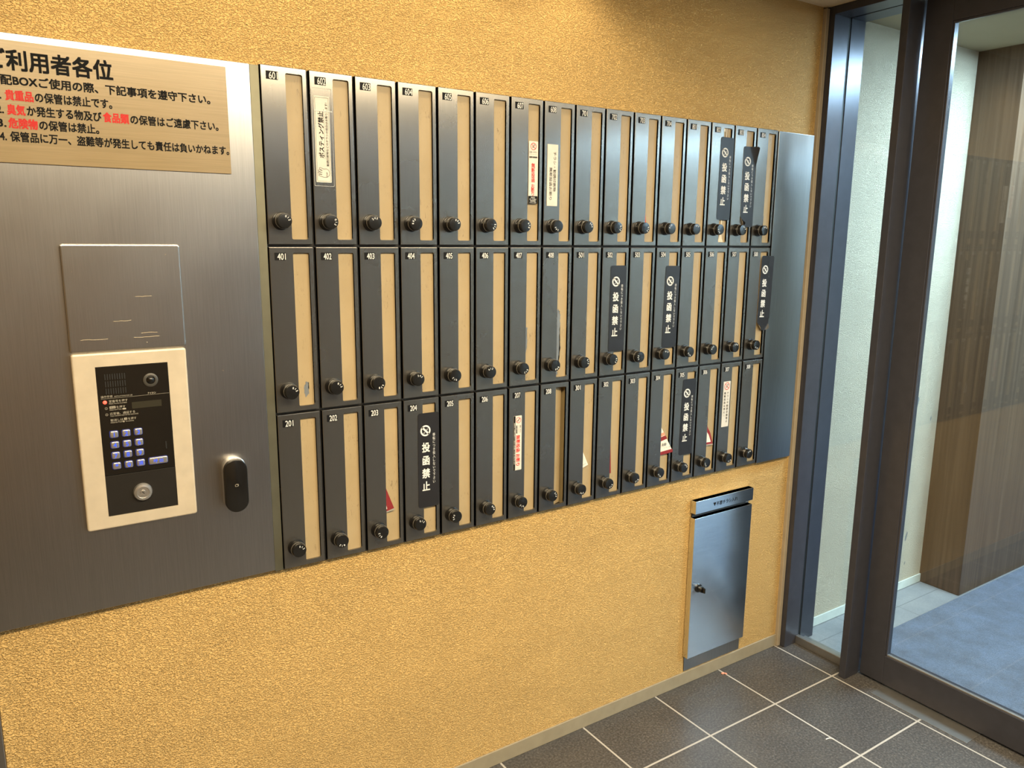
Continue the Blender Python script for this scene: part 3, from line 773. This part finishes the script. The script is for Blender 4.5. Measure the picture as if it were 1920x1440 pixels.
def sticker_207(box):
    s = obj('sticker', (lambda b: (plate(b, rrect(0.0147, 0.0405, -0.2230, -0.0750, 0.002, 3), [], -0.0006, -0.0001), b)[1])(bmesh.new()), 'sticker_white', box)
    y = -0.0008; r, k, w = bmesh.new(), bmesh.new(), bmesh.new(); P = lambda u, v: (v, -u)
    emblem(s, 0.0298, -0.0868, 0.0080, y, True)
    text(r, '無断投函 お断り', 0.1275, 0.2110, 0.0290, 0.0135, y, 0.025, place=P)
    text(k, '広告・チラシ', 0.1010, 0.1215, 0.0362, 0.0046, y, 0.01, place=P); text(k, 'フリーペーパー', 0.1015, 0.1215, 0.0305, 0.0026, y, place=P); text(k, '勧誘印刷物等', 0.1010, 0.1225, 0.0243, 0.0046, y, 0.03, place=P)
    kb = bmesh.new(); flat(kb, rrect(0.0148, 0.0205, -0.2229, -0.0751, 0.0018, 3), y); obj('black_band', kb, 'black_print', s)
    text(w, '投函があった場合は 回収のうえ 配布元へ返送連絡 させて頂く場合があります', 0.0935, 0.2060, 0.0178, 0.0036, -0.0010, 0.006, place=P)
    letters('lettering', r, 'red_print', s); letters('lettering', k, 'black_print', s); letters('lettering', w, 'white', s)

def sticker_307(box):
    s = obj('sticker', (lambda b: (plate(b, rrect(0.0142, 0.0460, -0.2075, -0.0590, 0.0005, 1), [], -0.0006, -0.0001), b)[1])(bmesh.new()), M['sticker_cool'] if 'sticker_cool' in M else 'sticker_white', box)
    y = -0.0008; k = bmesh.new()
    emblem(s, 0.0302, -0.0745, 0.0122, y)
    column(k, 'チラシや勧誘印刷物の', 0.0360, -0.0970, -0.1900, 0.0086, y, 0.014, 0.95)
    column(k, '無断投函は禁止!', 0.0228, -0.0970, -0.1690, 0.0086, y, 0.014, 0.95)
    letters('lettering', k, 'black_print', s)

NUMS = [[601, 602, 603, 604, 605, 606, 607, 608, 701, 702, 703, 704, 801, 802, 803, 804],
        [401, 402, 403, 404, 405, 406, 407, 408, 501, 502, 503, 504, 505, 506, 507, 508],
        [201, 202, 203, 204, 205, 206, 207, 208, 301, 302, 303, 304, 305, 306, 307, 308]]
ANG = {601: -45, 602: -95, 603: 10, 604: 60, 605: -40, 606: -115, 607: -85, 608: 140, 701: -55, 401: -40, 402: -45, 403: -150, 404: -20, 201: -35, 202: 170, 203: 120, 204: -20}
BLACK = {204: (0.0372, -0.0355, 0.3, 1), 305: (0.0320, -0.0345, 1.0, 1), 502: (0.0305, -0.0485, 0.3, 1), 504: (0.0385, -0.0515, 0.9, 1), 508: (0.0570, -0.0245, 1.2, 1), 802: (0.0390, -0.0380, 0.4, 1), 803: (0.0400, -0.0580, -0.8, 1)}
EXTRA = {204: ' with black no-posting sticker', 305: ' with black no-posting sticker', 502: ' with black no-posting sticker', 504: ' with black no-posting sticker',
         508: ' with black sticker curling at its bottom edge', 802: ' with black sticker and torn tape on the slot', 803: ' with tilted black sticker peeling at its corners',
         602: ' with taped white no-posting notice', 607: ' with white and red sticker on the slot', 608: ' with plain white lettered label', 207: ' with black, white and red sticker',
         307: ' with white prohibition sticker', 208: ' whose slot flap stands open', 408: ' with long chipped paint on its slot', 401: ' with small chipped patch on its slot', 407: ' with chipped paint at the slot edge',
         203: ' with maroon booklet in the slot', 301: ' with white paper corner in the slot', 302: ' with dark red edge in the slot', 304: ' with red and cream flyer in the slot', 306: ' with red-edged booklet in the slot', 703: ' with thin red and white paper in the slot'}
def chip(box, pts, jag):
    bm = bmesh.new(); out = []
    for i in range(len(pts)):
        a, b = Vector(pts[i]), Vector(pts[(i + 1) % len(pts)])
        n = max(2, int((b - a).length / 0.003))
        for k in range(n):
            p = a.lerp(b, k / n); out.append((p.x + random.uniform(-jag, jag), p.y + random.uniform(-jag, jag)))
    out = [(min(max(x, SLX0 + 0.0003), SLX1 - 0.0003), z) for x, z in out]
    vs = [bm.verts.new((x, 0.0057, z)) for x, z in out]; bm.faces.new(vs)
    bmesh.ops.triangulate(bm, faces=bm.faces)
    obj('paint_chip', bm, 'chip', box)

for r in range(3):
    for c in range(NC):
        n = NUMS[r][c]
        b = empty('mailbox', (c * BW, 0, TOP - r * H))
        tag(b, f'grey steel mailbox numbered {n}' + EXTRA.get(n, ' with cream slot flap and black dial'), 'mailbox', 'wall mailboxes')
        inst('door', ME_door, b); inst('housing', ME_house, b)
        if n == 208:
            a = math.radians(24); px, py = SLX0 - 0.0020, 0.0075          # pushed in, hinged at its left edge
            inst('flap', ME_flap, b, (px - (px * math.cos(a) - py * math.sin(a)), py - (px * math.sin(a) + py * math.cos(a)), 0), (0, 0, a))
        else:
            inst('flap', ME_flap, b)
        k = inst('dial_knob', ME_knob, b, (KX, 0, KZ)); inst('dial_ring', ME_ring, k)
        inst('numerals', ME_num[0 if random.random() < 0.45 else random.randrange(4)], k, (0, 0, 0), (0, -math.radians(ANG.get(n, random.uniform(-180, 180))), 0))
        p = inst('number_plate', ME_plate, b)
        bm = bmesh.new(); text(bm, str(n), 0.0172, 0.0347, -0.01935, 0.0188, -0.0009, 0.010, mid=0.36); letters('numerals', bm, 'white', p)
        if n in BLACK:
            sx, sz, a, _ = BLACK[n]
            me = ME_st if n not in (803, 508) else bent_sticker(curl803 if n == 803 else curl508)
            s = inst('sticker', me, b, (sx, -0.0003, sz), (0, math.radians(a), 0)); inst('lettering', ME_stlet, s, (0, -0.0002, 0))
        if n == 602: sticker_602(b)
        if n == 607: sticker_607(b)
        if n == 608: sticker_608(b)
        if n == 207: sticker_207(b)
        if n == 307: sticker_307(b)
        if n == 401: chip(b, [(0.0655, -0.300), (0.0695, -0.290), (0.0740, -0.294), (0.0745, -0.318), (0.0675, -0.328), (0.0640, -0.316)], 0.0014)
        if n == 408: chip(b, [(0.0505, -0.165), (0.060, -0.160), (0.066, -0.185), (0.063, -0.225), (0.067, -0.26), (0.062, -0.30), (0.057, -0.338), (0.0505, -0.338), (0.0505, -0.25)], 0.0022)
        if n == 407: chip(b, [(0.0505, -0.205), (0.060, -0.205), (0.0575, -0.225), (0.0590, -0.25), (0.0555, -0.268), (0.0505, -0.275)], 0.0012)
        if n == 403: chip(b, [(0.0505, -0.25), (0.0525, -0.26), (0.0525, -0.31), (0.0505, -0.32)], 0.0012)
        if n == 802:
            bm = bmesh.new(); plate(bm, [(0.0512, -0.3432), (0.0760, -0.3432), (0.0700, -0.3330), (0.0655, -0.3120), (0.0650, -0.2780), (0.0620, -0.2780), (0.0610, -0.3150)], [], 0.0030, 0.0042)
            bx(bm, 0.0640, 0.0662, 0.0030, 0.0042, -0.040, -0.0135); bx(bm, 0.0740, 0.0752, 0.0030, 0.0042, -0.040, -0.0150); bx(bm, 0.0515, 0.0600, 0.0030, 0.0042, -0.0220, -0.0135)
            obj('torn_tape', bm, 'tape', b)

# ------------------------------------------------------------------ papers sticking out of the slots (free things)
def paper(name, c, r, polys, label, cat, y0=0.0030, y1=-0.0015, lean=0.02, thick=0.0005):
    """polys: (material, points relative to the box) - tilted outwards to the right of the slot edge"""
    o = empty(name, (c * BW + SLX0, 0, TOP - r * H)); tag(o, label, cat)
    yy = lambda x: y0 + (y1 - y0) * min(1.0, max(0.0, (x - SLX0) / lean))
    for i, (nm, m, pts) in enumerate(polys):
        bm = bmesh.new(); d = i * 0.00012
        a = [bm.verts.new((x - SLX0, yy(x) - d, z)) for x, z in pts]; bk = [bm.verts.new((x - SLX0, yy(x) + (thick if i == 0 else 0.0001) - d, z)) for x, z in pts]
        bm.faces.new(a); bm.faces.new(list(reversed(bk)))
        for j in range(len(a)): bm.faces.new((a[j - 1], bk[j - 1], bk[j], a[j]))
        obj(nm, bm, m, o)
    return o
e = SLX0 + 0.0002
paper('booklet', 2, 2, [('cover', 'maroon', [(e, -0.2060), (0.0712, -0.2640), (e, -0.2680)]), ('page_edge', 'grey_plastic', [(0.0700, -0.2605), (0.0714, -0.2650), (e, -0.2700), (e, -0.2670)]), ('label', 'paper', [(e, -0.248), (0.0535, -0.2605), (e, -0.2615)])], 'maroon booklet corner sticking out of mailbox 203', 'booklet')
paper('leaflet', 8, 2, [('sheet', 'paper', [(e, -0.2035), (0.0688, -0.2460), (e, -0.2550)]), ('lettering', 'black_print', [(e, -0.2470), (0.0625, -0.2405), (0.0625, -0.2410), (e, -0.2476)])], 'white paper corner sticking out of mailbox 301', 'leaflet')
paper('booklet', 9, 2, [('cover', 'maroon', [(e, -0.150), (0.0560, -0.2855), (e, -0.2865)])], 'dark red booklet edge showing in mailbox 302', 'booklet', lean=0.01)
fl = paper('flyer', 11, 2, [('sheet', 'paper', [(e, -0.1715), (0.0975, -0.2555), (e, -0.2625)]),
    ('stripe', 'salmon', [(e, -0.1940), (0.0620, -0.1905), (0.0660, -0.1990), (e, -0.2045)]), ('stripe', 'maroon', [(e, -0.2060), (0.0672, -0.2005), (0.0735, -0.2110), (e, -0.2190)]), ('stripe', 'maroon', [(e, -0.2520), (0.0930, -0.2450), (0.0975, -0.2555), (e, -0.2625)])],
    'red and cream striped flyer sticking out of mailbox 304', 'flyer', y0=0.003, y1=-0.006, lean=0.035)
bm = bmesh.new(); text(bm, 'お勧', 0.0010, 0.0190, -0.2270, 0.010, -0.0045, 0.01); text(bm, 'いてこち', 0.0080, 0.0340, -0.2370, 0.0055, -0.0062, 0.0); letters('lettering', bm, 'black_print', fl)
paper('booklet', 13, 2, [('cover', 'maroon', [(e, -0.1900), (0.0560, -0.2030), (0.0660, -0.2200), (0.0780, -0.2560), (e, -0.2570)]), ('page', 'paper', [(e, -0.2130), (0.0595, -0.2250), (0.0690, -0.2490), (e, -0.2500)]), ('page_edge', 'grey_plastic', [(0.0780, -0.2560), (0.0790, -0.2600), (e, -0.2610), (e, -0.2570)])], 'maroon edged booklet sticking out of mailbox 306', 'booklet')
paper('leaflet', 10, 0, [('sheet', 'paper', [(e, -0.215), (0.0530, -0.2650), (0.0560, -0.2950), (e, -0.2950)]), ('print', 'red_print', [(e, -0.2500), (0.0530, -0.2650), (0.0560, -0.2950), (e, -0.2920)])], 'thin red and white paper showing in mailbox 703', 'leaflet', lean=0.03)
paper('leaflet', 15, 0, [('sheet', 'chip', [(e, -0.262), (0.0555, -0.2600), (0.0540, -0.2950), (e, -0.2960)])], 'small grey paper scrap showing in mailbox 804', 'leaflet', lean=0.03)

# ------------------------------------------------------------------ leaflet bin in the wall
BX, BZ = 1.307, 0.0485
bn = tag(empty('leaflet_bin', (BX, 0, BZ)), 'steel bin for unwanted leaflets set in wall below mailboxes', 'bin')
bm = bmesh.new(); bx(bm, 1.316 - BX, 1.5885 - BX, 0.0125, WY - 0.0002, 0, 0.650 - BZ); obj('backplate', bm, 'panel_steel', bn)
bm = bmesh.new(); plate(bm, rrect(1.309 - BX, 1.5830 - BX, 0.1045 - BZ, 0.5935 - BZ, 0.001, 1), [], -0.008, 0.0123, 0.0012); dr = obj('door', bm, 'bin_steel', bn)
bm = bmesh.new(); plate(bm, rrect(1.309 - BX, 1.5840 - BX, 0.6085 - BZ, 0.6515 - BZ, 0.001, 1), [], -0.009, 0.0123, 0.0012); hd = obj('header', bm, 'bin_steel', bn)
bm = bmesh.new(); bx(bm, 1.313 - BX, 1.570 - BX, 0.0085, 0.0124, 0.5940 - BZ, 0.6080 - BZ); obj('slot', bm, 'gasket', bn)  # dark strip fills the slot gap, its shade put into the colour
bm = bmesh.new(); text(bm, '▼不要チラシ入れ', 1.3895 - BX, 1.5060 - BX, 0.6285 - BZ, 0.0150, -0.0092, 0.012); letters('lettering', bm, 'black_print', hd)
kx_, kz_ = 1.3420 - BX, 0.3500 - BZ
bm = bmesh.new(); lathe(bm, [(0.0, -0.0081), (0.0145, -0.0081), (0.0145, -0.0110), (0.0125, -0.0125), (0.0095, -0.0130), (0.0090, -0.0200), (0.0100, -0.0210), (0.0100, -0.0270), (0.0090, -0.0285), (0, -0.0285)], kx_, kz_, 28); lkb = obj('lock', bm, 'knob', dr, True)
bm = bmesh.new(); bx(bm, kx_ - 0.003, kx_ + 0.003, -0.0380, -0.0287, kz_ - 0.009, kz_ + 0.009, 0.002); obj('thumb_turn', bm, 'knob', lkb, True)

# ------------------------------------------------------------------ litter on the floor
bm = bmesh.new(); bx(bm, 1.475, 1.487, -0.020, -0.012, 0.0, 0.004, 0.0015); bx(bm, 1.484, 1.492, -0.026, -0.018, 0.0005, 0.003, 0.001)
tag(obj('paper_scrap', bm, 'salmon'), 'tiny crumpled pink scrap on the floor by the baseboard', 'litter')
bm = bmesh.new()
pts = [(1.470 + 0.018 * math.cos(a), -0.440 + 0.012 * math.sin(a)) for a in [i * 0.35 for i in range(6)]]
for i, (x, y) in enumerate(pts[:-1]):
    x2, y2 = pts[i + 1]; d = Vector((x2 - x, y2 - y, 0)); nrm = Vector((-d.y, d.x, 0)).normalized() * 0.0012
    vs = [bm.verts.new(Vector((x, y, 0.0)) - nrm), bm.verts.new(Vector((x2, y2, 0.0)) - nrm), bm.verts.new(Vector((x2, y2, 0.0)) + nrm), bm.verts.new(Vector((x, y, 0.0)) + nrm)]
    g = [bm.verts.new(v.co + Vector((0, 0, 0.0015))) for v in vs]
    bm.faces.new(g)
    for k in range(4): bm.faces.new((vs[k - 1], vs[k], g[k], g[k - 1]))
tag(obj('paper_curl', bm, 'paper'), 'tiny white curled thread of paper on a floor tile', 'litter')

bpy.data.objects.remove(_to); bpy.data.curves.remove(_tc)
